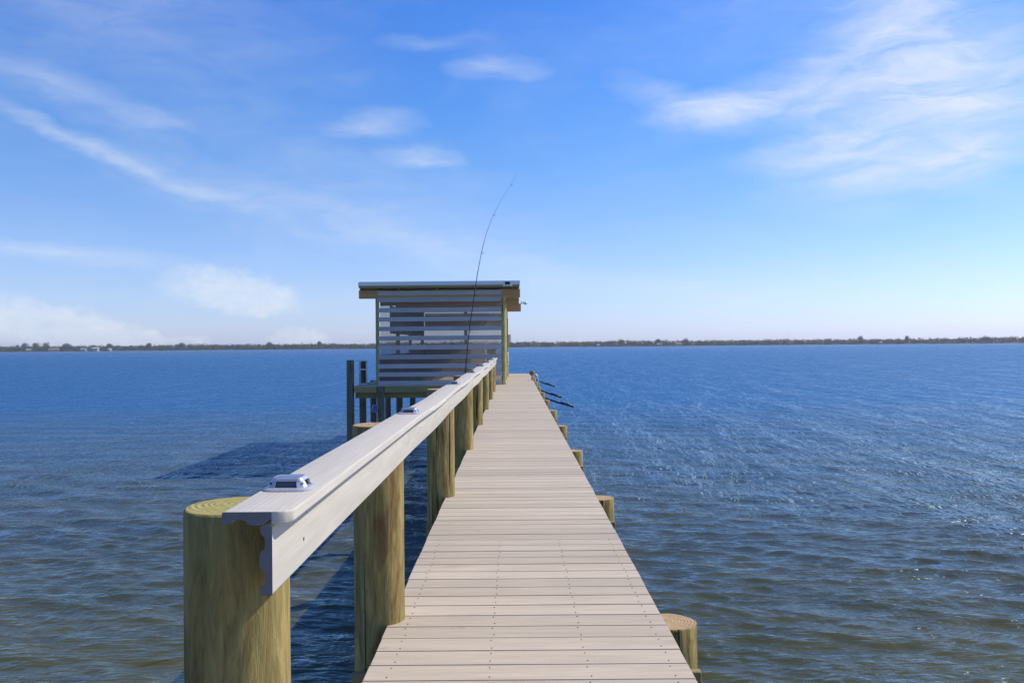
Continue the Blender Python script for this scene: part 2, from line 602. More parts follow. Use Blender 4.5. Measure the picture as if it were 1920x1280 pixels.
def pile_mesh(name, r, z0, z1, seed, seg=44, taper=.012):
    """round post: uneven girth, a slight bow, chamfered sawn top; slot 0 side, slot 1 sawn end"""
    rs = random.Random(seed)
    bm = bmesh.new()
    n = max(8, int((z1 - z0) / .07))
    ph = rs.random() * 50
    rings = []
    bx, by = rs.uniform(-.006, .006), rs.uniform(-.006, .006)
    for j in range(n + 1):
        t = j / n
        z = z0 + (z1 - z0) * t
        ring = []
        for k in range(seg):
            a = 2 * math.pi * k / seg
            nv = mnoise.noise(Vector((math.cos(a) * 1.5 + ph, math.sin(a) * 1.5, z * .9)))
            n2 = mnoise.noise(Vector((math.cos(a) * 5 + ph, math.sin(a) * 5, z * 5)))
            rr = r * (1 - taper * 2 * (t - .5)) + nv * r * .045 + n2 * r * .014
            if j == n:
                rr -= .006
            cx, cy = bx * math.sin(z * 1.3), by * math.sin(z * 1.1 + 1)
            ring.append(bm.verts.new((cx + rr * math.cos(a), cy + rr * math.sin(a), z - (0 if j < n - 0 else 0))))
        rings.append(ring)
    for v in rings[-2]:
        v.co.z = z1 - .006
    for r0, r1 in zip(rings, rings[1:]):
        for k in range(seg):
            f = bm.faces.new((r0[k], r0[(k + 1) % seg], r1[(k + 1) % seg], r1[k]))
            f.smooth = True
    top = bm.faces.new(rings[-1])
    top.material_index = 1
    bm.faces.new(list(reversed(rings[0])))
    return bm_to(name, bm)


# ================================================================== SETTING
# ------------------------------------------------------------------ water
def axis_steps(h0, inner, growth, outer):
    v = [0.0]
    s = h0
    while v[-1] < outer:
        if v[-1] > inner:
            s *= growth
        v.append(v[-1] + s)
    return np.array(v)


xs = axis_steps(.048, 8.0, 1.024, 3200)
xs = np.concatenate([-xs[:0:-1], xs])
ysf = axis_steps(.042, 16.0, 1.0125, 1700)
ysb = -axis_steps(.3, 3.0, 1.15, 400)[:0:-1]
ys = np.concatenate([ysb, ysf])
nx, ny = len(xs), len(ys)
X, Y = np.meshgrid(xs, ys)
dxs = np.gradient(xs); dys = np.gradient(ys)
DX, DY = np.meshgrid(dxs, dys)
Zw = np.zeros_like(X); Xo = np.zeros_like(X); Yo = np.zeros_like(X)
rng = np.random.default_rng(11)
NW = 76
lams = np.exp(np.linspace(math.log(.16), math.log(1.9), NW))
main = math.radians(-106)           # the way the chop runs
lost = np.zeros_like(X)
tot = 0.0
# gusts: patches where the chop is higher or lower
gust = np.zeros_like(X)
for k in range(9):
    a = rng.uniform(0, 2 * math.pi); L = rng.uniform(7, 30)
    gust += np.sin((X * math.cos(a) + Y * math.sin(a)) * 2 * math.pi / L + rng.uniform(0, 6.28))
gust = 1.0 + .22 * gust / 2.1
for i, L in enumerate(lams):
    th = main + rng.normal(0, .34 if L > 1 else .46)
    k = 2 * math.pi / L
    slope = .0295 * (1.3 if L < .5 else (.85 if L < .9 else .45)) * rng.uniform(.6, 1.4)
    a = slope / k
    cx, cy = math.cos(th), math.sin(th)
    # only as fine as the sheet can carry: cell size along the wave
    cell = np.abs(cx) * DX + np.abs(cy) * DY
    w = np.clip((L / cell - 2.6) / 2.4, 0, 1)
    lost += slope ** 2 * (1 - w ** 2)
    tot += slope ** 2
    ph = k * (X * cx + Y * cy) + rng.uniform(0, 6.28)
    s, c = np.sin(ph), np.cos(ph)
    amp = a * w * gust
    Zw += amp * c
    Xo -= amp * cx * s * .6
    Yo -= amp * cy * s * .6
co = np.stack([X + Xo, Y + Yo, Zw], -1).reshape(-1, 3).astype(np.float32)
idx = np.arange(nx * ny).reshape(ny, nx)
quads = np.stack([idx[:-1, :-1], idx[:-1, 1:], idx[1:, 1:], idx[1:, :-1]], -1).reshape(-1, 4).astype(np.int32)
wm = bpy.data.meshes.new('water')
wm.vertices.add(len(co)); wm.vertices.foreach_set('co', co.ravel())
wm.loops.add(quads.size); wm.loops.foreach_set('vertex_index', quads.ravel())
wm.polygons.add(len(quads))
wm.polygons.foreach_set('loop_start', np.arange(0, quads.size, 4, dtype=np.int32))
wm.polygons.foreach_set('loop_total', np.full(len(quads), 4, dtype=np.int32))
wm.polygons.foreach_set('use_smooth', np.ones(len(quads), dtype=bool))
at = wm.attributes.new('unresolved', 'FLOAT', 'POINT')
at.data.foreach_set('value', np.sqrt(lost / tot).ravel().astype(np.float32))
wm.update(calc_edges=True)


def mat_water():
    t = NT('lagoon_water')
    att = t.n('ShaderNodeAttribute', attribute_name='unresolved')
    un = att.outputs['Fac']
    # shallow turbid water over sand and sea grass
    v = t.coord(scale=(1, 1, 1))
    big = t.noise(t.coord(scale=(.22, .32, 1)), 1.0, 5, .6, .6)
    weed = t.noise(t.coord(scale=(.55, .8, 1), loc=(3.1, 8.2, 0)), 1.0, 4, .55, .4)
    col = t.mix(t.math('MULTIPLY_ADD', big, 2.0, -.5, clamp=True), (.042, .048, .014), (.088, .083, .022))
    col = t.mix(t.math('MULTIPLY', t.math('SUBTRACT', weed, .66), 9.0, clamp=True), col, (.016, .020, .013))
    # farther out the body turns blue: water's own tint plus painted sky reflection
    sepc = t.n('ShaderNodeSeparateXYZ')
    t.link(v, sepc.inputs[0])
    far_blue = t.math('MULTIPLY', t.math('SUBTRACT', sepc.outputs[1], 10.0), 1 / 45.0, clamp=True)
    col = t.mix(far_blue, col, (.008, .072, .185))
    # ripples finer than the sheet
    rp = t.n('ShaderNodeMapping'); t.link(t.n('ShaderNodeTexCoord').outputs['Object'], rp.inputs[0])
    rp.inputs['Rotation'].default_value = (0, 0, R(16)); rp.inputs['Scale'].default_value = (4.2, 9.5, 1)
    rip = t.noise(rp.outputs[0], 1.0, 4, .55, .5)
    n1 = t.bump(rip, .7, .026)
    # chop that the far, coarser sheet no longer carries
    rq = t.n('ShaderNodeMapping'); t.link(t.n('ShaderNodeTexCoord').outputs['Object'], rq.inputs[0])
    rq.inputs['Rotation'].default_value = (0, 0, R(14)); rq.inputs['Scale'].default_value = (.30, .75, 1)
    chop = t.noise(rq.outputs[0], 1.0, 5, .68, .4)
    n2 = t.bump(chop, t.math('MULTIPLY', un, .9), .62, n1)
    rs3 = t.n('ShaderNodeMapping'); t.link(t.n('ShaderNodeTexCoord').outputs['Object'], rs3.inputs[0])
    rs3.inputs['Rotation'].default_value = (0, 0, R(8)); rs3.inputs['Scale'].default_value = (.40, .085, 1)
    grp = t.noise(rs3.outputs[0], 1.0, 5, .66, .3)
    n2 = t.bump(grp, t.math('MULTIPLY', t.math('POWER', un, 2.5), .9), 1.5, n2)
    rough = t.math('MULTIPLY_ADD', un, t.math('MULTIPLY_ADD', grp, .5, .0), .035)
    # body of the water under a bluish, Fresnel-weighted mirror
    t.t.nodes.remove(t.b)
    body = t.n('ShaderNodeBsdfDiffuse')
    t.link(col, body.inputs[0])
    mir = t.n('ShaderNodeBsdfGlossy')
    mir.inputs[0].default_value = (.60, .82, 1.0, 1)
    t.link(rough, mir.inputs['Roughness']); t.link(n2, mir.inputs['Normal'])
    fr = t.n('ShaderNodeFresnel')
    fr.inputs['IOR'].default_value = 1.42
    t.link(n2, fr.inputs['Normal'])
    mx = t.n('ShaderNodeMixShader')
    t.link(t.math('MULTIPLY', t.math('MINIMUM', fr.outputs[0], .80), t.math('MULTIPLY_ADD', un, -.22, 1.0)), mx.inputs[0])
    t.link(body.outputs[0], mx.inputs[1]); t.link(mir.outputs[0], mx.inputs[2])
    t.link(mx.outputs[0], t.out.inputs[0])
    return t.m


tag(link('water', wm, mat_water()), kind='structure')

# ------------------------------------------------------------------ far shore
SHORE_Y = 1500.0


def shore_line(x):
    return SHORE_Y + 40 * math.sin(x / 310.0) + 22 * math.sin(x / 97.0 + 1)


bm = bmesh.new()
prev = None
for i in range(0, 131):
    x = -3250 + i * 50
    y = shore_line(x)
    prof = [(y - 6, -.6), (y + 1, .35), (y + 14, 1.3), (y + 120, 2.2), (y + 900, 3.0)]
    row = [bm.verts.new((x, yy, zz)) for yy, zz in prof]
    if prev:
        for a, b, c, d in zip(prev, row, row[1:], prev[1:]):
            bm.faces.new((a, b, c, d))
    prev = row
t = NT('shore_ground')
gn = t.noise(t.coord(), .05, 5, .6)
t.set(color=t.ramp(gn, [(.35, (.07, .08, .03)), (.65, (.12, .12, .07))]), rough=.9)
tag(link('far_shore', bm_to('far_shore', bm), t.m), kind='structure')


def mat_leaf(name, a, b):
    t = NT(name)
    nz = t.noise(t.coord(), .35, 4, .6)
    nf = t.noise(t.coord(), 1.6, 3, .6)
    f = t.math('MULTIPLY_ADD', t.math('ADD', nz, nf), 1.3, -.8, clamp=True)
    t.set(color=t.mix(f, a, b), rough=.75, spec=.2)
    return t.m


M['leaf'] = mat_leaf('shore_foliage', (.012, .036, .024), (.034, .070, .045))
M['leaf2'] = mat_leaf('dark_evergreen', (.011, .031, .022), (.030, .060, .038))
M['bark'] = mat_plain('bark', (.14, .11, .08), .9, 0, .2, 3, .3)


def crown_quads(rs, cx, cy, cz, rx, rz, n, size, out):
    for _ in range(n):
        while True:
            p = Vector((rs.uniform(-1, 1), rs.uniform(-1, 1), rs.uniform(-1, 1)))
            if .25 < p.length < 1:
                break
        lump = 1 + .28 * mnoise.noise(Vector((p.x * 2 + cx, p.y * 2 + cy, p.z * 2)))
        c = Vector((cx + p.x * rx * lump, cy + p.y * rx * lump, cz + p.z * rz * lump))
        nrm = (p + Vector((rs.uniform(-.7, .7), rs.uniform(-.7, .7), rs.uniform(-.3, .9)))).normalized()
        a = nrm.cross(Vector((rs.uniform(-1, 1), rs.uniform(-1, 1), rs.uniform(-1, 1)))).normalized()
        b = nrm.cross(a)
        s = size * rs.uniform(.6, 1.3)
        out.append((c + a * s, c + b * s * .6, c - a * s, c - b * s * .6))


def quads_mesh(name, qs):
    me = bpy.data.meshes.new(name)
    vs = [tuple(v) for q in qs for v in q]
    me.from_pydata(vs, [], [(4 * i, 4 * i + 1, 4 * i + 2, 4 * i + 3) for i in range(len(qs))])
    return me


rs = random.Random(5)
qs = []
x = -2300.0
while x < 2300:
    for row in range(3):
        yy = shore_line(x) + 10 + row * 16 + rs.uniform(-5, 5)
        base = 8.2 + 2.2 * mnoise.noise(Vector((x / 60.0, row * 3.3, 0))) + 1.6 * mnoise.noise(Vector((x / 210.0, 7.7, 0))) + row * .9
        h = max(5.5, base + rs.uniform(-1.0, 1.3))
        rx = rs.uniform(5.0, 8.5)
        crown_quads(rs, x + rs.uniform(-4, 4), yy, 1 + h * .52, rx, h * .52, 60 if row < 2 else 34, 1.35, qs)
        crown_quads(rs, x, yy - 6, 1.6, 5.0, 2.6, 10, 1.2, qs)
    x += rs.uniform(4.0, 7.0)
tag(link('shore_woodland', quads_mesh('shore_woodland', qs), M['leaf']),
    'low dark green woodland along the far shore', 'woodland', kind='stuff')

# trees that stand out above the far woodland: azimuth as x over y, height, crown half width
TREES = [
    (-.5985, 11.5, 3.2, 'lone small tree rising left of the big clump at the far left shore'),
    (-.5885, 15.0, 9.5, 'broad rounded tree, left one of the big clump on the far left shore'),
    (-.5760, 16.0, 9.5, 'broad tree in the middle of the big clump on the far left shore'),
    (-.5640, 16.5, 8.5, 'tall square-topped tree, right one of the far left clump'),
    (-.5380, 13.5, 9.0, 'dark rounded tree just right of the orange roofed house across the water'),
    (-.4860, 13.0, 7.0, 'low domed tree beyond the white walled house on the left shore'),
    (-.4390, 13.5, 7.5, 'domed tree on the far shore below the big white cloud'),
    (-.4000, 13.5, 7.0, 'flat domed tree, right of the white cloud on the left shore'),
    (-.2940, 13.0, 7.5, 'rounded tree halfway along the left shore'),
    (-.2330, 13.5, 7.0, 'domed tree on the left shore nearest the striped hut'),
    (.1280, 13.0, 8.5, 'rounded tree clump first seen right of the hut'),
    (.1730, 13.0, 7.5, 'flat topped tree beside the small white far house'),
    (.2060, 13.0, 8.0, 'low domed tree right of the reddish far house'),
    (.4160, 15.5, 7.5, 'tall round tree standing highest on the right hand shore'),
    (.4720, 15.5, 5.0, 'narrow tall tree right of the dark channel pole'),
    (.5670, 13.0, 9.0, 'long flat tree crown near the right end of the shore'),
]
rs = random.Random(9)
for (u, h, w, lab) in TREES:
    h *= 1.12
    y = SHORE_Y + 14
    px = u * y
    y = shore_line(px) + 8
    px = u * y
    root = empty('shore_tree', (px, y, .9), lab, 'tree', 'tall trees on the far shore')
    bm = bmesh.new()
    bm_tube(bm, [(0, 0, -.6), (rs.uniform(-.3, .3), 0, h * .3), (rs.uniform(-.6, .6), 0, h * .7)], [.45, .34, .12], 7)
    for a in (0.6, 2.4, 4.3):
        bm_tube(bm, [(0, 0, h * .32), (math.cos(a) * w * .45, math.sin(a) * w * .45, h * .62)], [.2, .06], 5)
    link('trunk', bm_to('trunk', bm), M['bark'], root, (px, y, .9))
    qs = []
    for k in range(5):
        crown_quads(rs, rs.uniform(-.45, .45) * w, rs.uniform(-.3, .3) * w, h * rs.uniform(.55, .68), w * rs.uniform(.45, .62), h * rs.uniform(.26, .33), 95, .75, qs)
    crown_quads(rs, 0, 0, h * .42, w * .85, h * .36, 160, .85, qs)
    link('crown', quads_mesh('crown', qs), M['leaf2'], root, (px, y, .9))


# ------------------------------------------------------------------ far houses
def house(u, w, h, wall, roof, lab, dy=-1.0, gable=True):
    y = shore_line(u * SHORE_Y) + 4 + dy
    px = u * y
    root = empty('waterside_house', (px, y, .8), lab, 'house', 'houses on the far shore')
    d = 8.0
    box('wall', px - w / 2, px + w / 2, y - d / 2, y + d / 2, .3, .8 + h, wall, root, 0)
    bm = bmesh.new()
    o = .7
    rh = 1.9
    v = [bm.verts.new(c) for c in ((-w / 2 - o, -d / 2 - o, 0), (w / 2 + o, -d / 2 - o, 0), (w / 2 + o, d / 2 + o, 0), (-w / 2 - o, d / 2 + o, 0),
                                   (-w / 2 * (.6 if not gable else 1.02), 0, rh), (w / 2 * (.6 if not gable else 1.02), 0, rh))]
    for q in ((0, 1, 5, 4), (2, 3, 4, 5), (0, 4, 3), (1, 2, 5), (0, 3, 2, 1)):
        bm.faces.new([v[i] for i in q])
    link('roof', bm_to('roof', bm), roof, root, (px, y, .81 + h))
    for k in range(int(w // 4)):
        wx = px - w / 2 + 2 + k * 4
        box('window', wx - .7, wx + .7, y - d / 2 - .06, y - d / 2 + .1, 1.7, 3.0, M['lens'], root, 0)


M['stucco'] = mat_plain('pale_stucco', (.36, .35, .33), .85)
M['peach'] = mat_plain('peach_stucco', (.55, .36, .25), .85)
M['tile'] = mat_plain('terracotta_roof', (.40, .17, .09), .8)
M['roof_grey'] = mat_plain('grey_roof', (.30, .28, .27), .8)
M['roof_white'] = mat_plain('white_roof', (.40, .40, .40), .6)
house(-.5840, 7, 3.0, M['stucco'], M['roof_white'], 'small white house half hidden under the big far left trees', -3)
house(-.5535, 17, 3.4, M['peach'], M['tile'], 'long orange roofed house right of the big far left trees')
house(-.5180, 9, 3.0, M['stucco'], M['roof_grey'], 'grey roofed white house, first right of the dark rounded tree')
house(-.5035, 9, 4.4, M['stucco'], M['roof_white'], 'taller white walled house under a white roof on the left shore')
house(-.4865, 4, 2.6, M['stucco'], M['roof_white'], 'tiny white boathouse at the water edge, last on the left shore')
house(.1010, 5, 2.6, M['stucco'], M['roof_white'], 'tiny white house at the far shore nearest the hut, on its right')
house(.1745, 9, 3.4, M['stucco'], M['roof_white'], 'white house with white roof in the middle of the right shore')
house(.1975, 11, 4.2, M['peach'], M['tile'], 'reddish roofed house right of the white one on the right shore')
house(.4390, 7, 2.6, M['stucco'], M['roof_white'], 'low bright white house between the two tall right hand trees')

# poles standing in the lagoon
root = empty('channel_marker', (.4607 * 1150, 1150, -1), 'dark channel pole in the water before the right hand shore', 'marker')
tube('pole', [(.4607 * 1150, 1150, -1), (.4607 * 1150, 1150, 9.0)], .32, M['dark_metal'], root, 10)
box('day_board', .4607 * 1150 - .5, .4607 * 1150 + .5, 1149.6, 1149.68, 3.0, 4.2, M['dark_metal'], root, 0)
root = empty('radio_mast', (.3295 * 1560, 1560, 1), 'faint thin mast rising above the right shore woodland', 'mast')
bm = bmesh.new()
for k in range(3):
    a = k * 2.094
    bm_tube(bm, [(.5 * math.cos(a), .5 * math.sin(a), 0), (.12 * math.cos(a), .12 * math.sin(a), 27)], .05, 5)
for z in range(1, 27, 2):
    q = .5 - .38 * z / 27
    for k in range(3):
        a, b = k * 2.094, (k + 1) * 2.094
        bm_tube(bm, [(q * math.cos(a), q * math.sin(a), z), (q * math.cos(b), q * math.sin(b), z + 1)], .03, 4)
link('lattice', bm_to('lattice', bm), M['galv'], root, (.3295 * 1560, 1560, 1))

# ================================================================== PIER
DXL, DXR = -.565, .655
pier = empty('pier', (0, 0, 0), 'long grey plank walkway on round timber piles with one handrail', 'pier')
BENTS = [3.75 + 3.05 * k for k in range(-1, 11)]
PX_L, PX_R = -.611, .69

# deck boards, one by one
PITCH, BW, BT = .1465, .1422, .025
board_meshes = []
for k in range(6):
    bm = bmesh.new()
    j0, j1 = random.uniform(-.003, .003), random.uniform(-.003, .003)
    bm_box(bm, DXL + j0, DXR + j1, -BW / 2, BW / 2, -BT, 0)
    bmesh.ops.bevel(bm, geom=[e for e in bm.edges], offset=.0028, segments=2, affect='EDGES')
    me = bm_to('deck_board', bm)
    me.materials.append(M['deck'])
    board_meshes.append(me)
y = -.4
n = 0
screw_at = []
while y < 36.1:
    o = link('deck_board', board_meshes[n % 6], None, pier, (0, y + random.uniform(-.0022, .0022), ZD + random.uniform(-.0008, .0008)),
             (random.uniform(-.004, .004), 0, random.uniform(-.0009, .0009)))
    screw_at.append(y)
    y += PITCH
    n += 1
DECK_END = y - PITCH + BW / 2

bm = bmesh.new()
for y in screw_at:
    if y > 5.2:
        break
    for sx in (-.475, -.10, .27, .585):
        for dy in (-.042, .042):
            cx, cy = sx + random.uniform(-.006, .006), y + dy + random.uniform(-.005, .005)
            vs = [bm.verts.new((cx + .0027 * math.cos(a * math.pi / 4), cy + .0027 * math.sin(a * math.pi / 4), ZD + .0022)) for a in range(8)]
            v2 = [bm.verts.new((v.co.x, v.co.y, ZD - .004)) for v in vs]
            bm.faces.new(vs)
            for k in range(8):
                bm.faces.new((vs[k], v2[k], v2[(k + 1) % 8], vs[(k + 1) % 8]))
tag(link('deck_screws', bm_to('deck_screws', bm), M['screw'], pier), kind='stuff')

# joists and cross beams
for sx in (-.49, -.10, .27, .60):
    yy = -.45
    while yy < 36:
        y1 = min(yy + 6.1, 36.05)
        box('joist', sx - .019, sx + .019, yy, y1 - .004, ZD - .19, ZD - BT - .001, M['lumber_y'], pier, .002)
        yy += 6.1
for yb in BENTS:
    for s in (-1, 1):
        yc = yb + s * (.118 + .021)
        box('cross_beam', -.715, .795, yc - .019, yc + .019, ZD - .375, ZD - .192, M['lumber'], pier, .003)

# tall left piles (they carry the rail) and short right piles
CAP_TOP = ZD + .892
POST_TOP = CAP_TOP - .0265
tall = [1.87] + [b for b in BENTS if 3 < b < 22.5]
for i, yb in enumerate(tall):
    me = pile_mesh('pile', .115 + random.uniform(-.003, .004), -2.2, POST_TOP + (.004 if i else 0), 100 + i)
    o = link('pile', me, [M['pile'], M['end_green'] if i in (0,) else M['end_tan']], pier, (PX_L + random.uniform(-.008, .008) - (.012 if i == 0 else 0), yb, 0), (0, 0, random.uniform(0, 6.28)))
for i, yb in enumerate([b for b in BENTS if b >= 23]):
    me = pile_mesh('pile', .115, -2.2, ZD - .028, 150 + i)
    link('pile', me, [M['pile'], M['end_tan']], pier, (PX_L, yb, 0), (0, 0, random.uniform(0, 6.28)))
for i, yb in enumerate(BENTS + [35.6]):
    me = pile_mesh('pile', .115 + random.uniform(-.004, .004), -2.2, ZD - .027 + (.16 if yb > 35 else 0), 200 + i)
    link('pile', me, [M['pile'], M['end_tan']], pier, (PX_R + random.uniform(-.006, .006) + (.06 if yb > 35 else 0), yb, 0), (0, 0, random.uniform(0, 6.28)))


# the rail: two decking boards with scalloped hidden faces, end to end
def scallop(width, thick, feet=(.0, .5, 1.0)):
    """closed outline, wide face up, scalloped face down: list of (across, up)"""
    w = width / 2
    r = .005
    pts = []
    for k in range(5):
        a = math.pi - k * math.pi / 8
        pts.append((-w + r + r * math.cos(a), thick - r + r * math.sin(a)))
    for k in range(5):
        a = math.pi / 2 - k * math.pi / 8
        pts.append((w - r + r * math.cos(a), thick - r + r * math.sin(a)))
    prof = [(1.0, .003), (.97, 0), (.80, 0), (.72, .0035), (.66, .0085), (.50, .0095), (.34, .0085), (.27, .0035), (.20, -.001), (.10, -.002), (0, -.002)]
    right = [(w * a, b) for a, b in prof]
    left = [(-a, b) for a, b in reversed(right[:-1])]
    return pts + right + left


def rail_board(name, pts, y0, y1, place, mats, round_corner=False):
    """extrude outline pts along Y; place(a, b, y) gives the world point"""
    ysl = [y0 + .0001]
    st = .12
    if round_corner:
        for k in range(1, 19):
            ysl.append(y0 + .04 * (1 - math.cos(k / 18 * math.pi / 2)))
    yy = (ysl[-1] if round_corner else y0) + st
    while yy < y1 - .02:
        ysl.append(yy)
        yy += st
    ysl.append(y1)
    w = max(p[0] for p in pts)
    bm = bmesh.new()
    rings = []
    o = Vector(place(0, 0, (y0 + y1) / 2))
    for yv in ysl:
        ring = []
        for (a, b) in pts:
            if round_corner and yv < y0 + .04 and a > w - .04:
                tt = (y0 + .04 - yv) / .04
                lim = w - .04 * (1 - math.sqrt(max(0, 1 - tt * tt)))
                a = (w - .04) + (a - (w - .04)) * max(.02, (lim - (w - .04)) / .04)
            ring.append(bm.verts.new(Vector(place(a, b, yv)) - o))
        rings.append(ring)
    m = len(pts)
    for r0, r1 in zip(rings, rings[1:]):
        for k in range(m):
            bm.faces.new((r0[k], r0[(k + 1) % m], r1[(k + 1) % m], r1[k])).material_index = 0
    for r in (rings[0], rings[-1]):
        f = bm.faces.new(r)
        f.material_index = 1
    me = bm_to(name, bm, True)
    me.set_sharp_from_angle(angle=R(32))
    return link(name, me, mats, pier, o)


def sag(y):
    v = .0
    if y > 3.75:
        v = -.011 * math.sin((y - 3.75) / 3.05 * math.pi) ** 2
    return v + .0045 * mnoise.noise(Vector((y * .55, 3.3, 0))) * min(1, max(0, y - 1.9))


def sway(y):
    return .010 * mnoise.noise(Vector((y * .36, 8.8, 0))) * min(1, max(0, (y - 1.9) / 1.5))


capP = scallop(.137, .025)
fasP = scallop(.139, .024)
CAPX, FASX = -.518, -.486
joints = [1.66, 3.78, 9.87, 15.97, 22.38]
for a, b in zip(joints, joints[1:]):
    rail_board('rail_cap', capP, a, b - .002, lambda p, q, y: (CAPX + p + sway(y), y, CAP_TOP - .025 + q + sag(y)), [M['rail'], M['core']], a < 2)
    rail_board('rail_fascia', fasP, a + .0, b - .002, lambda p, q, y: (FASX - .024 + q + sway(y) * .8, y, CAP_TOP - .0275 - .0695 + p + sag(y)), [M['rail'], M['core']])
# rail fixing screws
bm = bmesh.new()
for yb in tall:
    for (dx, dz) in ((.0, -.05), (.0, -.11)):
        yy = yb + random.uniform(-.03, .03) + (.06 if yb < 2 else 0)
        c = Vector((FASX + .0012 + sway(yy) * .8, yy, CAP_TOP + dz + sag(yy)))
        vs = [bm.verts.new(c + Vector((0, .0045 * math.cos(a * math.pi / 4), .0045 * math.sin(a * math.pi / 4)))) for a in range(8)]
        bm.faces.new(vs)
tag(link('rail_screws', bm_to('rail_screws', bm), M['screw'], pier), kind='stuff')


# ------------------------------------------------------------------ solar lights on the rail
def rrect(w, d, r, n=5):
    pts = []
    for sx, sy, a0 in ((1, 1, 0), (-1, 1, 90), (-1, -1, 180), (1, -1, 270)):
        for k in range(n + 1):
            a = R(a0 + 90 * k / n)
            pts.append((sx * (w / 2 - r) + r * math.cos(a), sy * (d / 2 - r) + r * math.sin(a)))
    return pts


def loft(bm, levels, mi=0, cap_top=True, cap_bot=True):
    rings = []
    for (w, d, r, z) in levels:
        rings.append([bm.verts.new((x, y, z)) for x, y in rrect(w, d, r)])
    m = len(rings[0])
    for r0, r1 in zip(rings, rings[1:]):
        for k in range(m):
            f = bm.faces.new((r0[k], r0[(k + 1) % m], r1[(k + 1) % m], r1[k]))
            f.material_index = mi
    if cap_bot:
        bm.faces.new(list(reversed(rings[0])))
    if cap_top:
        bm.faces.new(rings[-1])


LW, LD = .112, .098


def light_meshes():
    bm = bmesh.new()
    # flange and shoulders, then four corner pillars and a roof ring, so that the windows are real openings
    loft(bm, [(LW, LD, .030, 0), (LW, LD, .030, .003), (LW - .008, LD - .008, .027, .0055), (LW - .016, LD - .016, .024, .0065)])
    body = bm_to('housing', bm)
    bm = bmesh.new()
    bw, bd, tw, td = LW - .020, LD - .020, LW - .042, LD - .042
    z0, z1 = .006, .0245
    for sx in (-1, 1):
        for sy in (-1, 1):
            low = [(bw / 2, bd / 2 - .020), (bw / 2 - .005, bd / 2 - .005), (bw / 2 - .020, bd / 2)]
            top = [(tw / 2, td / 2 - .013), (tw / 2 - .004, td / 2 - .004), (tw / 2 - .013, td / 2)]
            inl = [(bw / 2 - .006, bd / 2 - .020), (bw / 2 - .020, bd / 2 - .006)]
            outl = [bm.verts.new((sx * x, sy * y, z0)) for x, y in low + [inl[1], inl[0]]]
            outt = [bm.verts.new((sx * x, sy * y, z1)) for x, y in top + [(tw / 2 - .013, td / 2 - .004), (tw / 2 - .004, td / 2 - .013)]]
            for k in range(5):
                bm.faces.new((outl[k], outl[(k + 1) % 5], outt[(k + 1) % 5], outt[k]))
            bm.faces.new(outl); bm.faces.new(outt)
    pil = bm_to('pillar', bm)
    bm = bmesh.new()
    loft(bm, [(tw + .005, td + .005, .012, z1 - .004), (tw + .001, td + .001, .012, z1 + .001), (tw - .004, td - .004, .010, z1 + .0035)])
    lid = bm_to('lid', bm)
    bm = bmesh.new()
    loft(bm, [(tw - .010, td - .010, .006, z1 + .0030), (tw - .010, td - .010, .006, z1 + .0042)])
    pv = bm_to('solar_cell', bm)
    bm = bmesh.new()
    loft(bm, [(bw - .016, bd - .016, .008, .006), (tw - .012, td - .012, .006, z1 - .003)])
    lens = bm_to('lens', bm)
    bm = bmesh.new()
    for sx in (-1, 1):
        for sy in (-1, 1):
            c = Vector((sx * ((bw + tw) / 4 - .0045), sy * ((bd + td) / 4 - .0045), (z0 + z1) / 2))
            d = Vector((sx, sy, .8)).normalized()
            bm_tube(bm, [c - d * .003, c + d * .0012], .0030, 12)
    eye = bm_to('sensor_eye', bm)
    return body, pil, lid, pv, lens, eye


LM = light_meshes()
LIGHTS = [(1.935, 'silver solar dock light at the near end of the handrail'),
          (4.08, 'silver solar dock light, second from the near end of the handrail'),
          (7.10, 'silver solar dock light, third from the near end of the handrail'),
          (10.15, 'silver solar dock light, fourth from the near end of the handrail'),
          (13.2, 'silver solar dock light, fifth along the handrail from the near end'),
          (16.25, 'silver solar dock light, sixth along the handrail from the near end'),
          (19.3, 'silver solar dock light, farthest along the handrail, before the hut')]
for k, (y, lab) in enumerate(LIGHTS):
    z = CAP_TOP + sag(y) + .0006
    px = CAPX + sway(y) - (.006 if k == 0 else 0)
    root = empty('solar_light', (px, y, z), lab, 'solar light', 'solar lights along the handrail')
    for nm, me, mt in zip(('flange', 'housing', 'lid', 'solar_cell', 'lens', 'sensor_eye'), LM,
                          (M['silver'], M['silver'], M['silver'], M['pv'], M['lens'], M['black'])):
        link(nm, me, mt, root, (px, y, z))

# ------------------------------------------------------------------ fishing rod
RY = 11.3
rk = RY / 1560


def rp(px, py, d=RY):
    return ((px - 964) * d / 1560, d, CAM_Z + (647.7 - .0087 * (px - 964) - py) * d / 1560)


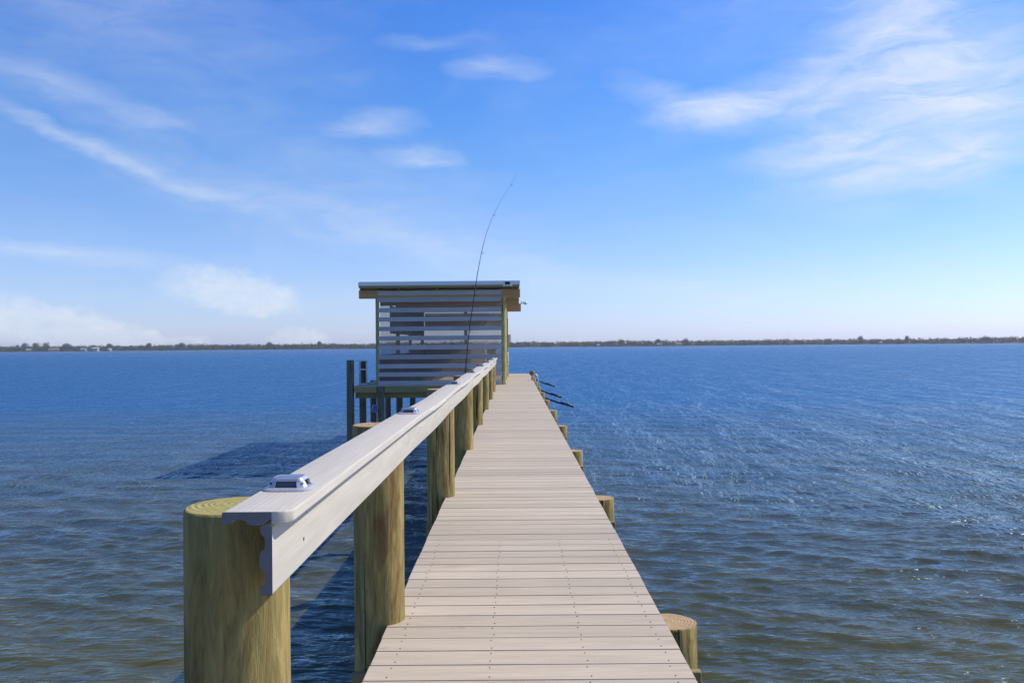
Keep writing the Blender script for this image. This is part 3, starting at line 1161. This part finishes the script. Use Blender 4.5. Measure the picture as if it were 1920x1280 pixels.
rod = empty('fishing_rod', (-.66, RY, ZD + .15), 'thin black fishing rod leaning upright behind the handrail, tip bent right', 'fishing rod')
rod_px = [(873, 690), (876, 655), (880, 620), (885, 586), (890, 553), (896, 515), (904, 474), (914, 436), (927, 403), (944, 371), (960, 347), (972, 324)]
rpts = [Vector(rp(*p)) for p in rod_px]
low = rpts[0] - (rpts[1] - rpts[0]).normalized() * .62 + Vector((-.02, 0, 0))
grip_top = rpts[0] - (rpts[1] - rpts[0]).normalized() * .12
blank_r = [.0085, .0080, .0074, .0067, .0059, .0050, .0038, .0028, .0019, .0013, .0010, .0008]
tube('blank', [grip_top] + rpts, [.009] + blank_r, M['graphite'], rod, 8)
tube('grip', [low, grip_top], .0145, M['black'], rod, 10)
for i in (2, 4, 6, 8, 10):
    c = rpts[i]
    bm = bmesh.new()
    rr = .022 - i * .0014
    bm_tube(bm, [(rr * math.cos(a * .5236) + rr + .006, 0, rr * math.sin(a * .5236)) for a in range(13)], .0016, 5, cap=False)
    link('line_guide', bm_to('line_guide', bm), M['dark_metal'], rod, c)
bm = bmesh.new()
bm_tube(bm, [(-.03, 0, 0), (.0, 0, 0), (.05, 0, 0)], [.03, .033, .03], 14)
bm_tube(bm, [(.0, 0, 0), (.0, 0, .055)], .008, 6)
rl = link('reel', bm_to('reel', bm), M['dark_metal'], rod, grip_top + Vector((-.045, 0, -.07)))
bm = bmesh.new()
bm_tube(bm, [(.05, 0, 0), (.075, .02, -.03), (.075, .02, -.07)], .006, 6)
link('crank_handle', bm_to('crank_handle', bm), M['black'], rl, grip_top + Vector((-.045, 0, -.07)))
box('rod_holder', low.x - .03, low.x + .05, RY - .04, RY + .04, low.z - .03, low.z + .16, M['black'], rod, .008)

# ------------------------------------------------------------------ dark poles over the water on the right
for (yy, x0, z0, x1, z1, lab) in (
        (23.2, .60, -.16, 1.62, -.47, 'dark slanting pole over the water, nearest of three right of the walkway'),
        (26.2, .60, -.11, 1.46, -.40, 'dark slanting pole over the water, middle one right of the walkway'),
        (33.4, .60, -.06, 1.60, -.42, 'dark slanting pole over the water, farthest of three right of the walkway')):
    root = empty('slanting_pole', (x0, yy, ZD + z0), lab, 'pole', 'dark poles slanting out over the water')
    a, b = Vector((x0, yy, ZD + z0)), Vector((x1, yy - .35, ZD + z1))
    mid = a.lerp(b, .55) + Vector((0, 0, -.02))
    tube('shaft', [a, mid, b], [.022, .024, .027], M['dark_metal'], root, 10)
    d = (b - a).normalized()
    tube('end_sleeve', [b - d * .38, b - d * .02], [.030, .033], M['black'], root, 10)
    tube('bracket', [a + Vector((.02, 0, .01)), a + Vector((.02, 0, -.16))], .02, M['galv'], root, 8)

# boarding ladder hooked on the far right edge
root = empty('boarding_ladder', (.80, 29.2, ZD - .4), 'curved metal boarding ladder at the far right edge of the walkway', 'ladder')
for yy in (29.0, 29.4):
    tube('side_rail', [(.60, yy, ZD + .004), (.62, yy, ZD + .17), (.70, yy, ZD + .23), (.80, yy, ZD + .17), (.84, yy, ZD - .1), (.85, yy, ZD - 2.0)], .019, M['galv'], root, 8)
for z in (-.2, -.5, -.8, -1.1, -1.4, -1.7):
    tube('rung', [(.843, 29.0, ZD + z), (.843, 29.4, ZD + z)], .016, M['galv'], root, 8)

# ================================================================== HUT
HY, HB = 26.2, 34.5               # front and back planes
HL, HR = -4.30, -.335             # left and right post centres
hut = empty('dock_hut', (-2.3, 30.3, 0), 'open dock hut with grey slatted front and corrugated metal roof', 'hut')


def hz(z):
    return ZD + z


# platform boards seen only edge-on, rim and cross beams, piles
yy = HY - .14
k = 0
pm = None
while yy < 36.0:
    if pm is None:
        bm = bmesh.new()
        bm_box(bm, -5.02, DXL - .006, -BW / 2, BW / 2, -BT, 0)
        bmesh.ops.bevel(bm, geom=list(bm.edges), offset=.0028, segments=1, affect='EDGES')
        pm = bm_to('floor_board', bm); pm.materials.append(M['deck'])
    link('floor_board', pm, None, hut, (0, yy + random.uniform(-.002, .002), ZD + random.uniform(-.0008, .0008)))
    yy += PITCH
box('rim_joist', -5.01, -4.32, HY - .245, HY - .207, hz(-.21), hz(-.028), M['lumber'], hut)
box('rim_joist', -4.045, DXL - .02, HY - .245, HY - .207, hz(-.21), hz(-.028), M['lumber'], hut)
for yb in (HY + .12, 30.2, 34.0):
    box('cross_beam', -5.03, -.80, yb - .02, yb + .02, hz(-.40), hz(-.215), M['lumber'], hut)
for i, (px, py, top, mt) in enumerate(((-5.14, 26.05, .81, 'pile_old'), (-5.24, 28.7, .72, 'pile_old'), (-5.26, 31.0, -.03, 'pile_old'),
                                       (-5.2, 34.2, -.03, 'pile_old'), (-4.185, 26.03, -.03, 'pile_old'), (-4.18, 30.2, -.03, 'pile_old'),
                                       (-4.18, 34.1, -.03, 'pile_old'), (-2.3, 26.5, -.03, 'pile_old'), (-2.3, 30.2, -.03, 'pile_old'), (-2.3, 34.1, -.03, 'pile_old'))):
    me = pile_mesh('pile', .118, -2.2, hz(top), 300 + i, seg=28)
    link('pile', me, [M[mt], M['end_tan']], hut, (px, py, 0), (0, 0, i * 1.1))

# posts
for i, py in enumerate((HY, 30.3, HB)):
    me = pile_mesh('post', .072, hz(.002), hz(2.74), 400 + i, seg=24, taper=0)
    link('post', me, [M['post_round'], M['end_tan']], hut, (HR, py, 0), (0, 0, i * 1.3))
for (px, py) in ((HL, HY), (HL, 30.8), (HL, HB), (-3.8, HB), (-2.0, HB)):
    w = .052 if px == HL and py == HY else .066
    box('post', px - w, px + w, py - w, py + w, hz(.002), hz(2.74), M['lumber_z'], hut, .006)
    tall_in = py in (HY, HB)
for (py) in (HY, HB):
    box('header_beam', -4.87, .20 if py == HY else .29, py - .07, py - .032, hz(2.735) if py == HY else hz(2.63), hz(2.99) if py == HY else hz(2.955), M['lumber_bounce'], hut, .004)
    box('header_beam', -4.87, .20 if py == HY else .29, py + .068, py + .106, hz(2.735) if py == HY else hz(2.63), hz(2.99) if py == HY else hz(2.955), M['lumber_bounce'], hut, .004)
box('header_beam', -4.85, .19, 30.2, 30.24, hz(2.70), hz(2.96), M['lumber_bounce'], hut, .004)
# rafters along the depth, purlins across, roof sheet
for rx in (-4.78, -3.6, -2.4, -1.2, .12):
    box('rafter', rx - .019, rx + .019, HY - .30, HB + .45, hz(2.992), hz(3.08), M['lumber_y'], hut, .003)
for py in (HY - .27, 27.9, 29.6, 31.3, 33.0, HB + .35):
    box('purlin', -4.80, .17, py - .045, py + .045, hz(3.081), hz(3.121), M['lumber'], hut, .003)
roof = None
bm = bmesh.new()
per, ampl = .0693, .011
nseg = 6
x0, x1 = -4.83, .19
cols = []
nxp = int((x1 - x0) / per * nseg)
for j, (yv, zv) in enumerate(((HY - .34, 3.235), (30.5, 3.185), (HB + .5, 3.14))):
    row = []
    for i in range(nxp + 1):
        xv = x0 + (x1 - x0) * i / nxp
        zz = hz(zv) + ampl * math.cos(2 * math.pi * i / nseg)
        row.append((bm.verts.new((xv, yv, zz)), bm.verts.new((xv, yv, zz - .0025))))
    cols.append(row)
for r0, r1 in zip(cols, cols[1:]):
    for a, b, c, d in zip(r0, r0[1:], r1[1:], r1):
        f = bm.faces.new((a[0], b[0], c[0], d[0])); f.smooth = True
        f = bm.faces.new((a[1], d[1], c[1], b[1])); f.smooth = True
for row in (cols[0], cols[-1]):
    for a, b in zip(row, row[1:]):
        bm.faces.new((a[0], a[1], b[1], b[0]))
roof = link('roof_sheet', bm_to('roof_sheet', bm), M['galv'], hut)
box('roof_trim', -4.835, .195, HY - .352, HY - .3445, hz(3.115), hz(3.226), M['galv'], roof, .001)
box('fascia_board', -4.825, .185, HY - .342, HY - .318, hz(3.045), hz(3.205), M['lumber'], roof, .003)

# slatted front
SL = [2.90, 2.684, 2.364, 2.076, 1.778, 1.479, 1.185, .888, .603, .342, .073]
for i, zc in enumerate(SL):
    dz = random.uniform(-.004, .004)
    me = box_mesh('slat', 3.90, .022, .138, .003)
    link('slat', me, M['slat'], hut, ((-4.275 - .385) / 2 + random.uniform(-.008, .008), HY - .083, hz(zc)), (0, -.0022 * (1 - i / 6) + random.uniform(-.001, .001), 0))
# screen cloth hung behind the slats, with its loops and cord
bm = bmesh.new()
g = []
for j in range(13):
    row = []
    for i in range(41):
        u, v = i / 40, j / 12
        xv = -4.24 + 3.83 * u
        zt = 3.0 - .025 * abs(math.sin(u * 6 * math.pi))
        zv = hz(.03 + (zt - .03) * v)
        row.append(bm.verts.new((xv, HY + .11 + .02 * math.sin(u * 9 + v * 4), zv)))
    g.append(row)
for r0, r1 in zip(g, g[1:]):
    for a, b, c, d in zip(r0, r0[1:], r1[1:], r1):
        bm.faces.new((a, b, c, d)).smooth = True
link('mesh_screen', bm_to('mesh_screen', bm), M['mesh'], hut)
cord = []
for i in range(49):
    u = i / 48
    cord.append((-4.24 + 3.85 * u, HY - .085, hz(3.022 - .022 * abs(math.sin(u * 6 * math.pi)))))
tube('cord', cord, .009, M['black'], hut, 6)

# hanging blinds inside: left side and back
box('blind', HL - .02, HL + .02, 28.95, 34.3, hz(1.68), hz(2.64), M['blind_dark'], hut, .003)
box('side_wall', HL - .015, HL + .015, HY + .08, 34.4, hz(.02), hz(.96), M['blind_dark'], hut, .003)
box('header_block', -4.85, .18, HY - .03, HY + .008, hz(2.991), hz(3.079), M['lumber'], hut, .003)
box('blind', -4.24, -3.72, HB - .09, HB - .07, hz(1.66), hz(2.62), M['blind_dark'], hut, .003)
roll = box('blind_roll', -3.70, -.42, HB - .03, HB + .03, hz(2.525), hz(2.575), M['reed'], hut, .012)
for k in range(5):
    box('blind_slat', -3.70, -.42, HB - .02, HB + .01, hz(1.865 + k * .13), hz(1.992 + k * .13), M['reed'], roll, .003)


# ------------------------------------------------------------------ inside the hut
def table(x0, x1, y0, y1, top, lab, nm='bar_table'):
    root = empty(nm, ((x0 + x1) / 2, (y0 + y1) / 2, ZD), lab, 'table')
    box('table_top', x0, x1, y0, y1, hz(top - .04), hz(top), M['counter'], root, .006)
    for x in (x0 + .06, x1 - .06):
        for y in (y0 + .06, y1 - .06):
            box('leg', x - .03, x + .03, y - .03, y + .03, hz(.001), hz(top - .041), M['counter'], root, .004)
    box('side_panel', x0 + .1, x1 - .1, y1 - .10, y1 - .075, hz(.12), hz(top - .05), M['counter'], root, .003)
    return root


table(-3.45, -1.55, 29.6, 30.2, 1.08, 'dark bar height table inside the hut behind the slats')


def bar_stool(x, y, lab, face=1):
    root = empty('bar_stool', (x, y, ZD), lab, 'stool', 'bar stools in the hut')
    box('seat', x - .2, x + .2, y - .19, y + .19, hz(.72), hz(.77), M['counter'], root, .02)
    for sx in (-1, 1):
        for sy in (-1, 1):
            tube('leg', [(x + sx * .23, y + sy * .22, hz(.001)), (x + sx * .16, y + sy * .15, hz(.72))], .013, M['dark_metal'], root, 8)
    yb = y - .2 * face
    pts = [(x - .22, yb, hz(.74)), (x - .23, yb, hz(1.15)), (x - .19, yb, hz(1.28)), (x - .10, yb, hz(1.33)), (x + .10, yb, hz(1.33)), (x + .19, yb, hz(1.28)), (x + .23, yb, hz(1.15)), (x + .22, yb, hz(.74))]
    tube('back_hoop', pts, .014, M['black'], root, 8, origin=pts[0])
    tube('foot_ring', [(x + .2 * math.cos(a * .5236), y + .2 * math.sin(a * .5236), hz(.28)) for a in range(13)], .009, M['dark_metal'], root, 6)


bar_stool(-3.18, 29.15, 'black bar stool with hooped back, seen through the hut slats')


def cushioned_chair(x, y, lab):
    root = empty('cushioned_chair', (x, y, ZD), lab, 'chair')
    box('seat_cushion', x - .27, x + .27, y - .25, y + .27, hz(.62), hz(.74), M['beige'], root, .03)
    box('back_cushion', x - .27, x + .27, y - .36, y - .24, hz(.70), hz(1.36), M['beige'], root, .04)
    for sx in (-1, 1):
        for sy in (-1, 1):
            box('leg', x + sx * .25 - .025, x + sx * .25 + .025, y + sy * .25 - .025, y + sy * .25 + .025, hz(.001), hz(.62), M['lumber_z'], root, .003)
        box('armrest', x + sx * .31 - .035, x + sx * .31 + .035, y - .28, y + .27, hz(.90), hz(.935), M['lumber_y'], root, .004)
    return root


cushioned_chair(-1.22, 29.0, 'high chair with beige cushions behind the right part of the slats')
# drying rack of thin rods on the table
root = empty('wire_rack', (-2.05, 29.9, hz(1.08)), 'thin wire rack standing on the dark table in the hut', 'rack')
for x in (-2.25, -1.88):
    tube('upright', [(x, 29.9, hz(1.081)), (x, 29.9, hz(1.50))], .010, M['dark_metal'], root, 6)
for z in (1.18, 1.3):
    tube('crossbar', [(-2.28, 29.9, hz(z)), (-1.85, 29.9, hz(z + .02))], .008, M['dark_metal'], root, 6)
# low cabinet along the back
root = empty('storage_cabinet', (-2.6, 33.9, ZD), 'dark waist high cabinet against the open back of the hut', 'cabinet')
box('carcass', -4.2, -.75, 33.6, 34.2, hz(.06), hz(1.06), M['blind_dark'], root, .005)
box('worktop', -4.24, -.71, 33.56, 34.24, hz(1.061), hz(1.10), M['counter'], root, .004)
for k in range(4):
    dr = box('cabinet_door', -4.17 + k * .85, -3.36 + k * .85, 33.575, 33.598, hz(.1), hz(1.03), M['blind_dark'], root, .003)
    box('handle', -3.46 + k * .85, -3.44 + k * .85, 33.545, 33.574, hz(.55), hz(.70), M['galv'], dr, .004)

# ------------------------------------------------------------------ fittings on and beside the hut
# flood light under the roof edge
root = empty('flood_light', (-.19, HY - .42, hz(3.14)), 'black flood light with three white heads under the roof edge', 'flood light')
hsg = box('housing', -.265, -.115, HY - .43, HY - .354, hz(3.115), hz(3.20), M['black'], root, .006)
for k in (-1, 0, 1):
    bm = bmesh.new()
    loft(bm, [(.075, .05, .012, 0), (.085, .06, .014, .02), (.085, .06, .014, .045)])
    link('lamp_head', bm_to('lamp_head', bm), M['led'], hsg, (-.19 + k * .10, HY - .41, hz(3.065)))
# white lamp on the back beam end
root = empty('beam_lamp', (.31, HB - .1, hz(2.95)), 'small white lamp on the end of the rear roof beam', 'lamp')
box('mounting_plate', .295, .33, HB - .12, HB + .06, hz(2.93), hz(3.06), M['white'], root, .004)
bm = bmesh.new()
bm_tube(bm, [(0, 0, 0), (.08, 0, -.005), (.16, 0, -.02), (.21, 0, -.02)], [.03, .055, .07, .06], 14)
link('lamp_head', bm_to('lamp_head', bm), M['led'], root, (.335, HB - .03, hz(2.99)))
# electric box on the right side
root = empty('electric_box', (-.2, 32.9, hz(1.5)), 'small white electric box on the right side of the hut', 'electric box')
box('mounting_post', -.30, -.235, 32.85, 32.98, hz(.002), hz(2.3), M['lumber_z'], root, .004)
enc = box('enclosure', -.233, -.125, 32.74, 32.96, hz(1.36), hz(1.66), M['white'], root, .012)
box('hinged_door', -.124, -.116, 32.76, 32.94, hz(1.38), hz(1.64), M['white'], enc, .003)
# towel
bm = bmesh.new()
gr = []
for j in range(15):
    row = []
    v = j / 14
    for i in range(9):
        u = i / 8 - .5
        wv = .10 + .14 * v
        row.append(bm.verts.new((.02 * math.sin(u * 14 + v * 3) + .05 * v * (1 - v), u * wv * 1.6, -v * .80)))
    gr.append(row)
for r0, r1 in zip(gr, gr[1:]):
    for a, b, c, d in zip(r0, r0[1:], r1[1:], r1):
        bm.faces.new((a, b, c, d)).smooth = True
bmesh.ops.solidify(bm, geom=list(bm.faces), thickness=.008)
tw = link('towel', bm_to('towel', bm), M['cloth'], None, (-.235, 31.0, hz(.98)))
tag(tw, 'white towel hanging on the right side of the hut', 'towel')
# swim ladder on the left platform
root = empty('swim_ladder', (-4.83, 26.55, hz(.002)), 'white metal ladder rails on the platform left of the hut', 'ladder')
for x in (-4.925, -4.715):
    tube('side_rail', [(x, 26.55, hz(.003)), (x, 26.55, hz(.79)), ], .019, M['white'], root, 10)
for z in (.035, .50, .78):
    box('rung', -4.92, -4.72, 26.535, 26.565, hz(z - .022), hz(z + .022), M['white'], root, .006)
tube('stay_rod', [(-5.03, 26.3, hz(.785)), (-4.93, 26.52, hz(.785))], .008, M['galv'], root, 6)
# solar panel on the pile
root = empty('photovoltaic_module', (-4.33, 25.85, hz(-.70)), 'small tilted solar panel on a dark pile under the platform', 'solar panel')
bm = bmesh.new()
bm_box(bm, -.085, .085, -.011, .011, -.12, .12)
bmesh.ops.bevel(bm, geom=list(bm.edges), offset=.003, segments=1, affect='EDGES')
link('frame', bm_to('frame', bm), M['silver'], root, (-4.34, 25.83, hz(-.70)), (-.5, .3, .35))
bm = bmesh.new()
bm_box(bm, -.075, .075, -.0135, -.0112, -.11, .11)
link('solar_cell', bm_to('solar_cell', bm), M['pv'], root, (-4.34, 25.83, hz(-.70)), (-.5, .3, .35))
tube('bracket', [(-4.33, 25.86, hz(-.70)), (-4.24, 25.92, hz(-.66))], .012, M['galv'], root, 8)

# ------------------------------------------------------------------ haze over the lagoon
t = NT('lagoon_haze')
t.t.nodes.remove(t.b)
vol = t.n('ShaderNodeVolumePrincipled')
vol.inputs['Color'].default_value = (.92, .96, 1.0, 1)
vol.inputs['Density'].default_value = .00013
vol.inputs['Anisotropy'].default_value = .1
t.link(vol.outputs[0], t.out.inputs['Volume'])
bm = bmesh.new()
bm_box(bm, -3400, 3400, -520, 2600, -3.5, 34)
hz_o = link('haze', bm_to('haze', bm), t.m)
tag(hz_o, 'pale blue haze over the far water', 'haze', kind='stuff')
